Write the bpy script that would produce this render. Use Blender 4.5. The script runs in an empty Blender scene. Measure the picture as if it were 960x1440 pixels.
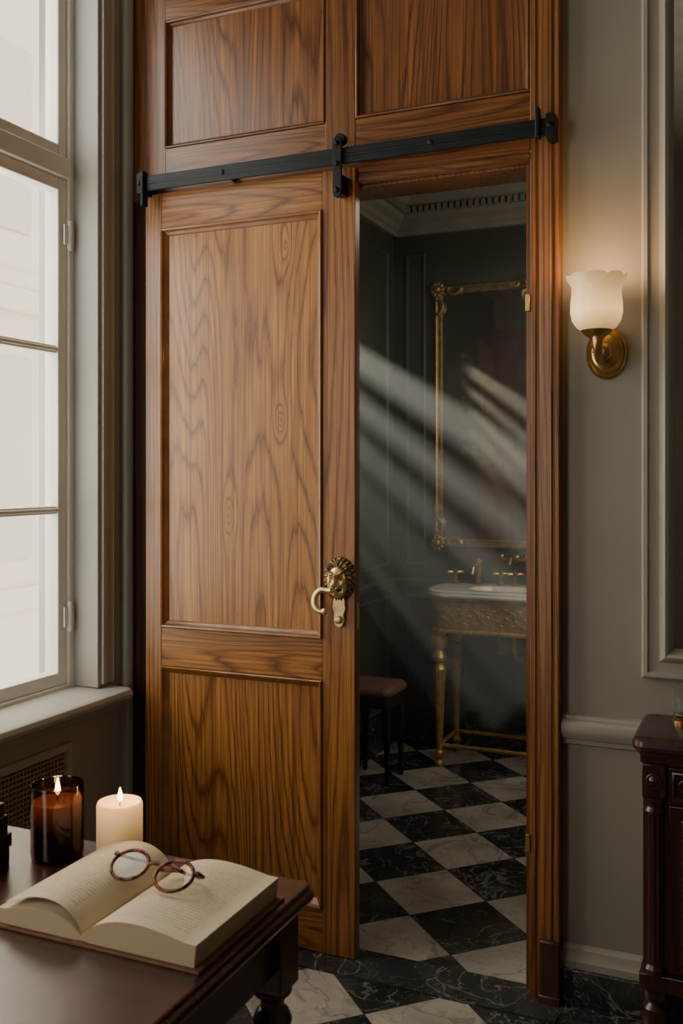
import bpy, math, random, bmesh
from math import sin, cos, pi, radians, sqrt, exp
from mathutils import Vector, Matrix
random.seed(4)
scene = bpy.context.scene
COL = scene.collection

# ------------------------------------------------------------------ materials
def nt(name):
    m = bpy.data.materials.new(name); m.use_nodes = True
    t = m.node_tree; b = t.nodes['Principled BSDF']
    return m, t, b
def N(t, typ, **kw):
    n = t.nodes.new(typ)
    for k, v in kw.items(): setattr(n, k, v)
    return n
def L(t, a, b): t.links.new(a, b)
def math_(t, op, a, b=None, c=None, clamp=False):
    n = t.nodes.new('ShaderNodeMath'); n.operation = op; n.use_clamp = clamp
    for i, v in enumerate((a, b, c)):
        if v is None: continue
        if isinstance(v, (int, float)): n.inputs[i].default_value = v
        else: t.links.new(v, n.inputs[i])
    return n.outputs[0]
def ramp(t, fac, stops):
    r = t.nodes.new('ShaderNodeValToRGB'); e = r.color_ramp.elements
    while len(e) < len(stops): e.new(0.5)
    for i, (p, c) in enumerate(stops):
        e[i].position = p; e[i].color = (*c, 1)
    t.links.new(fac, r.inputs[0]); return r.outputs[0]
def mixc(t, fac, a, b, mode='MIX'):
    n = t.nodes.new('ShaderNodeMix'); n.data_type = 'RGBA'; n.blend_type = mode
    for s, v in ((n.inputs[0], fac), (n.inputs[6], a), (n.inputs[7], b)):
        if isinstance(v, (int, float)): s.default_value = v
        elif isinstance(v, tuple): s.default_value = (*v, 1)
        else: t.links.new(v, s)
    return n.outputs[2]
def bump(t, b, h, strength, dist=0.002):
    n = t.nodes.new('ShaderNodeBump'); n.inputs['Strength'].default_value = strength
    n.inputs['Distance'].default_value = dist
    t.links.new(h, n.inputs['Height']); t.links.new(n.outputs[0], b.inputs['Normal'])

def wood(name, axis='Z', dark=(.085, .024, .005), mid=(.245, .088, .018), light=(.44, .188, .042), seed=0.0,
         across=4.2, along=.30, rings=18, lin=26, knots=(), rough=.33, coat=.24, streak=.60, lf_amt=.22):
    m, t, b = nt(name)
    g = N(t, 'ShaderNodeNewGeometry'); P = g.outputs['Position']
    def mp(a, l):
        k = N(t, 'ShaderNodeMapping')
        s = {'Z': (a, a, l), 'X': (l, a, a), 'Y': (a, l, a)}[axis]
        k.inputs['Scale'].default_value = s
        k.inputs['Location'].default_value = (seed, seed * 1.7, seed * .6)
        L(t, P, k.inputs[0]); return k.outputs[0]
    n1 = N(t, 'ShaderNodeTexNoise'); n1.inputs['Scale'].default_value = 1
    n1.inputs['Detail'].default_value = 1.0; n1.inputs['Roughness'].default_value = .3
    n1.inputs['Distortion'].default_value = .0
    L(t, mp(across, along), n1.inputs['Vector'])
    val = n1.outputs[0]
    for (kx, kz, a, l, amp) in knots:
        s = N(t, 'ShaderNodeVectorMath', operation='SUBTRACT'); L(t, P, s.inputs[0]); s.inputs[1].default_value = (kx, 0, kz)
        q = N(t, 'ShaderNodeVectorMath', operation='MULTIPLY'); L(t, s.outputs[0], q.inputs[0]); q.inputs[1].default_value = (1 / a, 0, 1 / l)
        ln = N(t, 'ShaderNodeVectorMath', operation='LENGTH'); L(t, q.outputs[0], ln.inputs[0])
        e = math_(t, 'POWER', 2.718, math_(t, 'MULTIPLY', math_(t, 'POWER', ln.outputs[1], 1.2), -1.0))
        val = math_(t, 'MULTIPLY_ADD', e, amp, val)
    w = N(t, 'ShaderNodeTexNoise'); w.inputs['Scale'].default_value = 1; w.inputs['Detail'].default_value = 4
    w.inputs['Roughness'].default_value = .6
    L(t, mp(55, 4.0), w.inputs['Vector'])
    sp_ = N(t, 'ShaderNodeSeparateXYZ'); L(t, P, sp_.inputs[0])
    ac = sp_.outputs[2] if axis == 'X' else sp_.outputs[0]
    ph = math_(t, 'ADD', math_(t, 'MULTIPLY', val, rings), math_(t, 'MULTIPLY', w.outputs[0], .8))
    ph = math_(t, 'ADD', ph, math_(t, 'MULTIPLY', ac, lin))
    fr = math_(t, 'FRACT', ph)
    f2 = N(t, 'ShaderNodeTexNoise'); f2.inputs['Scale'].default_value = 1; f2.inputs['Detail'].default_value = 3
    f2.inputs['Roughness'].default_value = .6
    L(t, mp(230, 3.6), f2.inputs['Vector'])
    f3 = N(t, 'ShaderNodeTexNoise'); f3.inputs['Scale'].default_value = 1; f3.inputs['Detail'].default_value = 3
    L(t, mp(75, .7), f3.inputs['Vector'])
    c = ramp(t, fr, [(0, mid), (.18, light), (.66, light), (.86, mid), (.94, dark), (1, mid)])
    f3b = math_(t, 'MULTIPLY_ADD', f3.outputs[0], 4.5, -1.8, clamp=True)
    c = mixc(t, math_(t, 'MULTIPLY', f3b, .45), c, mid)
    f4 = N(t, 'ShaderNodeTexNoise'); f4.inputs['Scale'].default_value = 1; f4.inputs['Detail'].default_value = 3
    L(t, mp(150, 1.1), f4.inputs['Vector'])
    f4b = math_(t, 'MULTIPLY_ADD', f4.outputs[0], 6, -3.1, clamp=True)
    c = mixc(t, math_(t, 'MULTIPLY', f4b, .55), c, dark)
    fb = math_(t, 'MULTIPLY_ADD', f2.outputs[0], 3.2, -1.05, clamp=True)
    c = mixc(t, math_(t, 'MULTIPLY', math_(t, 'SUBTRACT', 1.0, fb), streak), c, dark)
    lf = N(t, 'ShaderNodeTexNoise'); lf.inputs['Scale'].default_value = 1; lf.inputs['Detail'].default_value = 1
    L(t, mp(12, .35), lf.inputs['Vector'])
    lfb = math_(t, 'MULTIPLY_ADD', lf.outputs[0], 2.6, -1.0, clamp=True)
    c = mixc(t, math_(t, 'MULTIPLY', lfb, lf_amt), c, dark)
    L(t, c, b.inputs['Base Color'])
    b.inputs['Roughness'].default_value = rough
    b.inputs['Coat Weight'].default_value = coat; b.inputs['Coat Roughness'].default_value = .25
    bump(t, b, f2.outputs[0], .15, .001)
    return m

def plain(name, col, rough=.5, metal=0, noise=.12, nscale=8, bumpv=0, coat=0, col2=None, crevice_shade=None, **kw):
    m, t, b = nt(name)
    tc = N(t, 'ShaderNodeNewGeometry')
    n = N(t, 'ShaderNodeTexNoise'); n.inputs['Scale'].default_value = nscale; n.inputs['Detail'].default_value = 4
    L(t, tc.outputs['Position'], n.inputs['Vector'])
    c2 = col2 or tuple(max(0, v * (1 - noise * 2)) for v in col)
    c = ramp(t, n.outputs[0], [(.3, c2), (.7, col)])
    if crevice_shade:
        c = mixc(t, ramp(t, tc.outputs['Pointiness'], [(.44, (1, 1, 1)), (.50, (0, 0, 0))]), c, crevice_shade)  # dark colour in concave creases stands in for occlusion shade
    L(t, c, b.inputs['Base Color'])
    b.inputs['Roughness'].default_value = rough; b.inputs['Metallic'].default_value = metal
    b.inputs['Coat Weight'].default_value = coat
    for k, v in kw.items(): b.inputs[k.replace('_', ' ')].default_value = v
    if bumpv: bump(t, b, n.outputs[0], bumpv, .002)
    return m

def vein(t, vec, scale, width, seed):
    k = N(t, 'ShaderNodeMapping'); k.inputs['Location'].default_value = (seed, seed * 2, 0)
    L(t, vec, k.inputs[0])
    n = N(t, 'ShaderNodeTexNoise'); n.inputs['Scale'].default_value = scale; n.inputs['Detail'].default_value = 5
    n.inputs['Distortion'].default_value = 1.2; n.inputs['Roughness'].default_value = .55
    L(t, k.outputs[0], n.inputs['Vector'])
    a = math_(t, 'ABSOLUTE', math_(t, 'SUBTRACT', n.outputs[0], .5))
    return math_(t, 'SUBTRACT', 1.0, math_(t, 'DIVIDE', a, width), clamp=True)

def marble_colors(t, vec):
    v1 = vein(t, vec, 2.6, .022, 3.1); v2 = vein(t, vec, 6, .016, 8.4)
    cl = N(t, 'ShaderNodeTexNoise'); cl.inputs['Scale'].default_value = 4; cl.inputs['Detail'].default_value = 5; L(t, vec, cl.inputs['Vector'])
    base = ramp(t, cl.outputs[0], [(.3, (.30, .26, .22)), (.6, (.52, .46, .39))])
    wv = math_(t, 'MULTIPLY', math_(t, 'MAXIMUM', v1, math_(t, 'MULTIPLY', v2, .6)), .6)
    white = mixc(t, wv, base, (.15, .125, .105))
    bb = ramp(t, cl.outputs[0], [(.3, (.013, .014, .014)), (.7, (.060, .061, .060))])
    v3 = vein(t, vec, 4.0, .015, 13.0); v4 = vein(t, vec, 10, .011, 21.0)
    bv = math_(t, 'MULTIPLY', math_(t, 'MAXIMUM', v3, math_(t, 'MULTIPLY', v4, .55)), .38)
    black = mixc(t, bv, bb, (.50, .47, .43))
    return white, black

def tilemat():
    m, t, b = nt('checker_marble')
    g = N(t, 'ShaderNodeNewGeometry'); s = N(t, 'ShaderNodeSeparateXYZ'); L(t, g.outputs['Position'], s.inputs[0])
    front = math_(t, 'MULTIPLY', math_(t, 'LESS_THAN', s.outputs[1], -.05), .12)
    dx = math_(t, 'ADD', math_(t, 'ADD', s.outputs[0], .905), front); dy = math_(t, 'SUBTRACT', s.outputs[1], .325)
    p = math_(t, 'MULTIPLY_ADD', math_(t, 'ADD', dx, dy), 1 / .415, .5)
    q = math_(t, 'MULTIPLY_ADD', math_(t, 'SUBTRACT', dx, dy), 1 / .415, .5)
    fp = math_(t, 'FLOOR', p); fq = math_(t, 'FLOOR', q)
    par = math_(t, 'ROUND', math_(t, 'ABSOLUTE', math_(t, 'SINE', math_(t, 'MULTIPLY', math_(t, 'ADD', fp, fq), pi / 2))))
    cb = N(t, 'ShaderNodeCombineXYZ'); L(t, math_(t, 'MULTIPLY', fp, 3.37), cb.inputs[0]); L(t, math_(t, 'MULTIPLY', fq, 5.71), cb.inputs[1])
    va = N(t, 'ShaderNodeVectorMath', operation='ADD'); L(t, g.outputs['Position'], va.inputs[0]); L(t, cb.outputs[0], va.inputs[1])
    white, black = marble_colors(t, va.outputs[0])
    c = mixc(t, par, black, white)
    def edge(v):
        f = math_(t, 'FRACT', v)
        return math_(t, 'MINIMUM', f, math_(t, 'SUBTRACT', 1.0, f))
    e = math_(t, 'LESS_THAN', math_(t, 'MINIMUM', edge(p), edge(q)), .006)
    c = mixc(t, e, c, (.05, .048, .045))
    L(t, c, b.inputs['Base Color']); b.inputs['Roughness'].default_value = .22
    return m
def marble(name, kind):
    m, t, b = nt(name); g = N(t, 'ShaderNodeNewGeometry')
    w, k = marble_colors(t, g.outputs['Position'])
    if kind == 'w': w = mixc(t, .7, w, (.85, .81, .75))
    L(t, w if kind == 'w' else k, b.inputs['Base Color']); b.inputs['Roughness'].default_value = .18
    return m
def emis(name, col, s):
    m, t, b = nt(name)
    b.inputs['Base Color'].default_value = (*col, 1); b.inputs['Emission Color'].default_value = (*col, 1)
    b.inputs['Emission Strength'].default_value = s; return m

KN = ((-1.42, 1.67, .018, .045, .10), (-1.61, 1.36, .018, .05, .09), (-1.40, 2.22, .018, .06, .07))
M_DOORP = wood('wood_door_panel', 'Z', seed=6.15, knots=KN, across=4.6, along=.40, rings=36, lin=10, light=(.49, .222, .055), mid=(.31, .122, .027), lf_amt=.15, dark=(.11, .033, .007))
M_DOORP2 = wood('wood_door_lower', 'Z', seed=9.1, across=4.8, along=.45, rings=28, lin=10, light=(.46, .20, .047))
M_STILE = wood('wood_stile', 'Z', seed=5.7, across=8, along=.5, rings=8, lin=45)
M_RAILX = wood('wood_rail', 'X', seed=3.3, across=8, along=.9, rings=14, lin=30)
DK = dict(dark=(.050, .013, .003), mid=(.155, .050, .011), light=(.28, .108, .024))
M_WP = wood('wood_upper_panel', 'Z', seed=14.2, across=4.8, along=.42, rings=24, lin=14, dark=(.048, .012, .003), mid=(.155, .049, .012), light=(.29, .112, .027))
M_WS = wood('wood_wall_stile', 'Z', seed=19.2, across=8, along=.4, rings=8, lin=45, **DK)
M_WSHADE = wood('wood_board_shade', 'Z', seed=29.2, across=8, along=.4, rings=5, dark=(.014, .004, .002), mid=(.045, .013, .006), light=(.065, .020, .008))  # darkened copy of the wall wood, shade beside the door put into colour
M_WX = wood('wood_wall_rail', 'X', seed=23.2, across=9, along=.8, rings=12, lin=30, **DK)
M_MAH = wood('mahogany', 'Z', seed=31, across=6, along=.5, rings=5, dark=(.010, .002, .0015), mid=(.036, .007, .005), light=(.055, .012, .008), rough=.3, coat=.4)
M_TAB = wood('table_mahogany', 'X', seed=37, across=6, along=.5, rings=5, dark=(.026, .007, .005), mid=(.070, .019, .012), light=(.10, .029, .018), rough=.24, coat=.5, lin=15)
M_MOLD = plain('wood_moulding', (.27, .098, .023), .34, noise=.2, nscale=14, coat=.25)
M_MOLDD = plain('wood_moulding_dark', (.17, .058, .014), .36, noise=.2, nscale=14, coat=.2)
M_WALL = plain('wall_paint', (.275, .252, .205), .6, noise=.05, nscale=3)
M_WALLL = plain('wall_paint_lifted', (.40, .38, .325), .6, noise=.05, nscale=3)  # wall paint lightened in colour where little light reaches
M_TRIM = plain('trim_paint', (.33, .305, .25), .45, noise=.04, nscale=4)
M_TRIML = plain('trim_paint_lifted', (.45, .43, .375), .5, noise=.04, nscale=4)  # trim paint lightened likewise to make up for weak light
M_WIN = plain('window_paint', (.82, .79, .72), .4, noise=.03)
M_CREAM = plain('reveal_paint', (.34, .325, .28), .5, noise=.04)
M_CEIL = plain('ceiling_paint', (.5, .47, .40), .7)
M_BATH = plain('bath_wall_paint', (.054, .057, .040), .5, noise=.08, nscale=4)
M_BATHT = plain('bath_trim_paint', (.066, .069, .050), .45, noise=.06)
M_BATHC = plain('bath_cornice_paint', (.22, .205, .16), .5, noise=.06)
M_TILE = tilemat(); M_BM = marble('black_marble', 'b'); M_WM = marble('white_marble', 'w')
M_IRON = plain('black_iron', (.018, .022, .024), .42, .6, noise=.15, nscale=20)
M_BRASS = plain('antique_brass', (.60, .38, .13), .3, .9, noise=.2, nscale=25, bumpv=.1)
M_LION = plain('aged_brass', (.80, .62, .32), .36, .85, noise=.08, nscale=40, crevice_shade=(.06, .04, .018))
M_MANE = plain('aged_brass_mane', (.36, .26, .12), .38, .9, noise=.12, nscale=40, crevice_shade=(.04, .028, .012))
M_GOLD = plain('gilt', (.70, .44, .13), .40, .6, noise=.2, nscale=30, bumpv=.25)
M_GOLDM = plain('gilt_frame', (.44, .29, .10), .40, .7, noise=.25, nscale=30, bumpv=.25)
M_LEATH = plain('pink_brown_leather', (.25, .12, .09), .5, noise=.12, nscale=30, bumpv=.1)
M_DARKW = plain('dark_wood', (.018, .010, .007), .5, noise=.2)
M_BCOVER = plain('book_cover_leather', (.20, .09, .04), .5, noise=.2, nscale=40, bumpv=.2)
M_BLKBOOK = plain('dark_leather', (.020, .016, .015), .45, noise=.25, nscale=50, bumpv=.2)
M_FACADE = plain('facade_stone', (.86, .76, .62), .9, noise=.05, nscale=1)
M_FACADE2 = plain('facade_window', (.70, .62, .50), .5, noise=.05, nscale=1)
M_PLINTH = plain('bronze_plinth', (.10, .040, .022), .35, .2, noise=.25, nscale=12)
M_SLAT = plain('slat_paint', (.05, .05, .045), .6)
M_WICK = plain('wick', (.02, .015, .01), .9)
M_FLAME = emis('flame', (1, .60, .22), 14)
M_MIRR = plain('mirror_silver', (.80, .80, .76), .03, 1, noise=.02)
M_MIRR2 = plain('dimmed_mirror_silver', (.68, .64, .56), .05, 1, noise=.05)  # silver darkened evenly to dim the reflected light shafts
def glassmat(name, col, rough=0.0, trans=1.0):
    m, t, b = nt(name); b.inputs['Base Color'].default_value = (*col, 1)
    b.inputs['Roughness'].default_value = rough; b.inputs['Transmission Weight'].default_value = trans
    b.inputs['IOR'].default_value = 1.45; return m
M_GL = glassmat('clear_glass', (.97, .98, .97))
def thin(name, col=(1, 1, 1), f=.06, rough=.02):
    m, t, b = nt(name); tr = N(t, 'ShaderNodeBsdfTransparent'); tr.inputs[0].default_value = (*col, 1)
    gl = N(t, 'ShaderNodeBsdfGlossy'); gl.inputs['Roughness'].default_value = rough
    mx = N(t, 'ShaderNodeMixShader'); mx.inputs[0].default_value = f
    L(t, tr.outputs[0], mx.inputs[1]); L(t, gl.outputs[0], mx.inputs[2])
    o = [n for n in t.nodes if n.type == 'OUTPUT_MATERIAL'][0]; L(t, mx.outputs[0], o.inputs[0]); return m
M_PANE = thin('window_pane', (.96, .97, .96), .05)
M_DIMPANE = thin('sky_dimming_pane', (.36, .36, .34), .03)  # tint of the unseen pane added to dim the sky in the mirror
M_LENS = thin('lens', (.88, .86, .80), .045)
M_AMBER = thin('amber_glass', (.46, .29, .19), .06, .06)
def tortoise():
    m, t, b = nt('tortoiseshell'); g = N(t, 'ShaderNodeNewGeometry')
    n = N(t, 'ShaderNodeTexNoise'); n.inputs['Scale'].default_value = 75; n.inputs['Detail'].default_value = 2
    L(t, g.outputs['Position'], n.inputs['Vector'])
    L(t, ramp(t, n.outputs[0], [(.44, (.014, .004, .003)), (.60, (.26, .055, .015))]), b.inputs['Base Color'])
    b.inputs['Roughness'].default_value = .28; b.inputs['Specular IOR Level'].default_value = .3; return m
M_TORT = tortoise()
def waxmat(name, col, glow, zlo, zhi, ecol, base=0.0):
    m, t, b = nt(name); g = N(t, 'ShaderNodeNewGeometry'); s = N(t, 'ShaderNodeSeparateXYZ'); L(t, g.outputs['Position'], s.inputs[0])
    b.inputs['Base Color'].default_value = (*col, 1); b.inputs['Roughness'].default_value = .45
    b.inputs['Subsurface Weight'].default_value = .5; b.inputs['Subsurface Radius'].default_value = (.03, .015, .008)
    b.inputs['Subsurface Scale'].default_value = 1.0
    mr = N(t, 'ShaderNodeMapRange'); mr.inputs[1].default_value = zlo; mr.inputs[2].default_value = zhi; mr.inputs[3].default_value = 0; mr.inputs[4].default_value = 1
    L(t, s.outputs[2], mr.inputs[0]); L(t, math_(t, 'MULTIPLY_ADD', math_(t, 'POWER', mr.outputs[0], 1.8), glow, base), b.inputs['Emission Strength']); b.inputs['Emission Color'].default_value = (*ecol, 1)  # emission rising upward paints the flame's glow into the wax
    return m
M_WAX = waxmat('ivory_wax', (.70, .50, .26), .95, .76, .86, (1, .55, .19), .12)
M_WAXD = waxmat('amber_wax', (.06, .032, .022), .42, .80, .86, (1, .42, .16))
def pagemat():
    m, t, b = nt('printed_pages'); g = N(t, 'ShaderNodeNewGeometry'); s = N(t, 'ShaderNodeSeparateXYZ'); L(t, g.outputs['Position'], s.inputs[0])
    y = math_(t, 'FRACT', math_(t, 'MULTIPLY', s.outputs[1], 1 / .0085))
    line = math_(t, 'LESS_THAN', math_(t, 'ABSOLUTE', math_(t, 'SUBTRACT', y, .5)), .2)
    n = N(t, 'ShaderNodeTexNoise'); n.inputs['Scale'].default_value = 260; n.inputs['Detail'].default_value = 1
    L(t, g.outputs['Position'], n.inputs['Vector'])
    w = math_(t, 'GREATER_THAN', n.outputs[0], .46)
    dx = math_(t, 'ABSOLUTE', math_(t, 'ADD', s.outputs[0], 1.0))
    inx = math_(t, 'MULTIPLY', math_(t, 'GREATER_THAN', dx, .028), math_(t, 'LESS_THAN', dx, .185))
    iny = math_(t, 'MULTIPLY', math_(t, 'LESS_THAN', s.outputs[1], -1.305), math_(t, 'GREATER_THAN', s.outputs[1], -1.52))
    nz = N(t, 'ShaderNodeSeparateXYZ'); L(t, g.outputs['Normal'], nz.inputs[0])
    up = math_(t, 'GREATER_THAN', nz.outputs[2], .5)
    f = math_(t, 'MULTIPLY', math_(t, 'MULTIPLY', line, w), math_(t, 'MULTIPLY', inx, iny))
    f = math_(t, 'MULTIPLY', math_(t, 'MULTIPLY', f, up), .36)
    z = math_(t, 'FRACT', math_(t, 'MULTIPLY', s.outputs[2], 1 / .0022))
    side = math_(t, 'MULTIPLY', math_(t, 'SUBTRACT', 1.0, up), math_(t, 'MULTIPLY_ADD', z, .35, .40))
    c = mixc(t, f, (.70, .58, .39), (.16, .12, .09))
    c = mixc(t, side, c, (.26, .15, .065))
    L(t, c, b.inputs['Base Color']); b.inputs['Roughness'].default_value = .7; return m
M_PAGE = pagemat()
def shademat():
    m, t, b = nt('milk_glass'); g = N(t, 'ShaderNodeNewGeometry'); s = N(t, 'ShaderNodeSeparateXYZ'); L(t, g.outputs['Position'], s.inputs[0])
    mr = N(t, 'ShaderNodeMapRange'); mr.inputs[1].default_value = 1.88; mr.inputs[2].default_value = 2.03
    L(t, s.outputs[2], mr.inputs[0])
    st = ramp(t, mr.outputs[0], [(0, (.30, .30, .30)), (.35, (1, 1, 1)), (.75, (.50, .50, .50)), (1, (.28, .28, .28))])
    b.inputs['Base Color'].default_value = (.72, .58, .37, 1); b.inputs['Roughness'].default_value = .3
    b.inputs['Emission Color'].default_value = (1, .58, .20, 1)
    L(t, math_(t, 'MULTIPLY', st, 1.45), b.inputs['Emission Strength']); return m
M_SHADE = shademat()

# ------------------------------------------------------------------ mesh builder
class MB:
    def __init__(s): s.v = []; s.f = []
    def add(s, vs, fs):
        o = len(s.v); s.v += [Vector(v) for v in vs]; s.f += [[i + o for i in f] for f in fs]; return s
    def box(s, x0, x1, y0, y1, z0, z1):
        x0, x1 = sorted((x0, x1)); y0, y1 = sorted((y0, y1)); z0, z1 = sorted((z0, z1))
        return s.add([(x0, y0, z0), (x1, y0, z0), (x1, y1, z0), (x0, y1, z0), (x0, y0, z1), (x1, y0, z1), (x1, y1, z1), (x0, y1, z1)],
                     [(0, 3, 2, 1), (4, 5, 6, 7), (0, 1, 5, 4), (1, 2, 6, 5), (2, 3, 7, 6), (3, 0, 4, 7)])
    def lathe(s, c, prof, seg=32, sx=1, sy=1, axis='Z', rim=None):
        c = Vector(c); vs = []; fs = []; n = len(prof)
        for j, (r, h) in enumerate(prof):
            for i in range(seg):
                a = 2 * pi * i / seg; rr = max(r, 1e-5)
                if rim: rr, hh = rim(j, a, rr, h)
                else: hh = h
                p = (rr * cos(a) * sx, rr * sin(a) * sy, hh)
                if axis == 'Y': p = (p[0], -p[2], p[1])
                if axis == 'X': p = (p[2], p[0], p[1])
                vs.append(c + Vector(p))
        for j in range(n - 1):
            for i in range(seg):
                i2 = (i + 1) % seg
                fs.append((j * seg + i, j * seg + i2, (j + 1) * seg + i2, (j + 1) * seg + i))
        fs.append(list(range(seg))[::-1]); fs.append([(n - 1) * seg + i for i in range(seg)])
        return s.add(vs, fs)
    def tube(s, pts, r, seg=12, closed=False):
        pts = [Vector(p) for p in pts]; n = len(pts); rs = r if isinstance(r, (list, tuple)) else [r] * n
        vs = []; fs = []; up = None
        for i, p in enumerate(pts):
            if closed: tgt = pts[(i + 1) % n] - pts[i - 1]
            else: tgt = pts[min(i + 1, n - 1)] - pts[max(i - 1, 0)]
            tgt.normalize()
            if up is None:
                up = Vector((0, 0, 1)) if abs(tgt.z) < .9 else Vector((1, 0, 0))
            a = tgt.cross(up)
            if a.length < 1e-4: a = tgt.cross(Vector((0, 1, 0)))
            a.normalize(); b_ = a.cross(tgt).normalized(); up = b_
            for k in range(seg):
                t_ = 2 * pi * k / seg
                vs.append(p + (a * cos(t_) + b_ * sin(t_)) * rs[i])
        m = n if closed else n - 1
        for i in range(m):
            j = (i + 1) % n
            for k in range(seg):
                k2 = (k + 1) % seg
                fs.append((i * seg + k, i * seg + k2, j * seg + k2, j * seg + k))
        if not closed:
            fs.append(list(range(seg))[::-1]); fs.append([(n - 1) * seg + k for k in range(seg)])
        return s.add(vs, fs)
    def ball(s, c, rx, ry=None, rz=None, seg=20, rings=12):
        ry = ry or rx; rz = rz or rx
        prof = [(sin(pi * j / rings), -cos(pi * j / rings) * rz) for j in range(rings + 1)]
        return s.lathe(c, prof, seg, rx, ry)
    def ring(s, o, U, V, Nn, w, h, prof):
        o, U, V, Nn = map(Vector, (o, U, V, Nn)); vs = []; fs = []
        for (i, ht) in prof:
            for (a, b_) in ((i, i), (w - i, i), (w - i, h - i), (i, h - i)):
                vs.append(o + U * a + V * b_ + Nn * ht)
        for j in range(len(prof) - 1):
            for k in range(4):
                k2 = (k + 1) % 4
                fs.append((j * 4 + k, j * 4 + k2, (j + 1) * 4 + k2, (j + 1) * 4 + k))
        return s.add(vs, fs)
    def prism(s, poly, a0, a1, axis='Z'):
        n = len(poly); vs = []
        for a in (a0, a1):
            for (p, q) in poly:
                vs.append({'Z': (p, q, a), 'X': (a, p, q), 'Y': (p, a, q)}[axis])
        fs = [[i, (i + 1) % n, n + (i + 1) % n, n + i] for i in range(n)]
        fs.append(list(range(n))[::-1]); fs.append([n + i for i in range(n)])
        return s.add(vs, fs)
def wloc(o):
    v = Vector((0, 0, 0))
    while o is not None: v += Vector(o.location); o = o.parent
    return v
def mk(name, mb, mat, parent=None, smooth=True, bevel=0, sharp=38, seg=2, **props):
    lo = Vector((min(v[i] for v in mb.v) for i in range(3))); hi = Vector((max(v[i] for v in mb.v) for i in range(3)))
    og = Vector(((lo.x + hi.x) / 2, (lo.y + hi.y) / 2, lo.z))
    me = bpy.data.meshes.new(name); me.from_pydata([v - og for v in mb.v], [], mb.f); me.validate(); me.update()
    bm = bmesh.new(); bm.from_mesh(me); bmesh.ops.recalc_face_normals(bm, faces=bm.faces); bm.to_mesh(me); bm.free()
    if smooth: me.shade_smooth(); me.set_sharp_from_angle(angle=radians(sharp))
    me.materials.append(mat)
    o = bpy.data.objects.new(name, me); COL.objects.link(o)
    if parent is not None:
        o.parent = parent; o.location = og - wloc(parent)
    else: o.location = og
    if bevel:
        b = o.modifiers.new('bevel', 'BEVEL'); b.width = bevel; b.segments = seg; b.limit_method = 'ANGLE'; b.angle_limit = radians(40)
    for k, v in props.items(): o[k] = v
    return o
def empty(name, loc, **props):
    o = bpy.data.objects.new(name, None); o.empty_display_size = .05; COL.objects.link(o); o.location = loc
    for k, v in props.items(): o[k] = v
    return o
def B(*a): return MB().box(*a)
S = dict(kind='structure')

# ------------------------------------------------------------------ room shell
mk('floor', B(-2.3, 2.1, -4.7, 2.5, -.08, 0), M_TILE, smooth=False, label='black and white marble floor laid in diamonds', **S)
mk('ceiling', B(-2.3, 2.1, -4.7, .12, 3.7, 3.8), M_CEIL, smooth=False, **S)
wf = MB().box(-.60, 2.0, 0, .12, 0, 3.7).box(-2.3, -.60, .02, .12, 2.40, 3.7).box(-2.3, -1.75, .02, .12, 0, 2.40)
mk('wall_front', wf, M_WALL, smooth=False, **S)
wl = MB().box(-2.28, -2.03, -.16, .02, 0, 3.7).box(-2.28, -2.03, -1.5, -.16, 0, .765).box(-2.28, -2.03, -1.5, -.16, 3.45, 3.7).box(-2.28, -2.03, -4.6, -1.5, 0, 3.7)
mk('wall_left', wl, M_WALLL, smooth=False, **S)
mk('wall_right', B(2.0, 2.1, -4.6, .12, 0, 3.7), M_WALL, smooth=False, **S)
mk('wall_back', B(-2.28, 2.1, -4.7, -4.6, 0, 3.7), M_WALL, smooth=False, **S)
rv = MB().box(-2.20, -2.022, -.175, -.158, .79, 3.45).box(-2.20, -2.022, -1.5, -1.485, .79, 3.45)
mk('trim_1', rv, M_CREAM, bevel=.003, **S)
rv = MB().prism([(-2.03, -.158), (-2.012, -.158), (-2.012, -.135), (-2.018, -.13), (-2.018, -.11), (-2.012, -.10), (-2.03, -.095)], .80, 3.5)
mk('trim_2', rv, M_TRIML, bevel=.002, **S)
mk('trim_3', MB().prism([(-2.03, -.045), (-2.005, -.045), (-1.998, -.035), (-1.998, -.012), (-2.03, -.012)], 0, 3.7), M_WALLL, bevel=.002, **S)
sp = [(-2.21, .792), (-1.955, .785), (-1.94, .779), (-1.935, .765), (-1.94, .752), (-1.955, .747), (-1.965, .737), (-1.99, .715), (-2.03, .71), (-2.029, .768), (-2.21, .768)]
mk('trim_4', MB().prism(sp, -1.6, -.10, 'Y'), M_TRIML, bevel=.002, sharp=30, label='painted window sill', **S)
W = empty('window_1', (-2.16, -.8, .78), label='tall white-painted casement window with three panes per sash', **S)
fr = MB().box(-2.20, -2.12, -.20, -.16, .78, 3.45).box(-2.20, -2.12, -1.5, -1.46, .78, 3.45).box(-2.20, -2.12, -1.46, -.20, .78, .802)
fr.box(-2.20, -2.12, -1.46, -.20, 3.40, 3.45).box(-2.21, -2.11, -1.46, -.20, 2.47, 2.535)
mk('window_frame', fr, M_WIN, W, bevel=.004)
def sash(y0, y1, z0, z1, bars, nm):
    m = MB(); w = .042
    m.box(-2.185, -2.13, y0, y0 + w, z0, z1).box(-2.185, -2.13, y1 - w, y1, z0, z1)
    m.box(-2.185, -2.13, y0 + w, y1 - w, z0, z0 + w).box(-2.185, -2.13, y0 + w, y1 - w, z1 - w, z1)
    for z in bars: m.box(-2.172, -2.136, y0 + w, y1 - w, z - .013, z + .013).box(-2.136, -2.130, y0 + w, y1 - w, z - .006, z + .006)
    s = mk(nm, m, M_WIN, W, bevel=.005)
    mk('window_pane', B(-2.160, -2.156, y0 + w, y1 - w, z0 + w, z1 - w), M_PANE, s, smooth=False)
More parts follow.
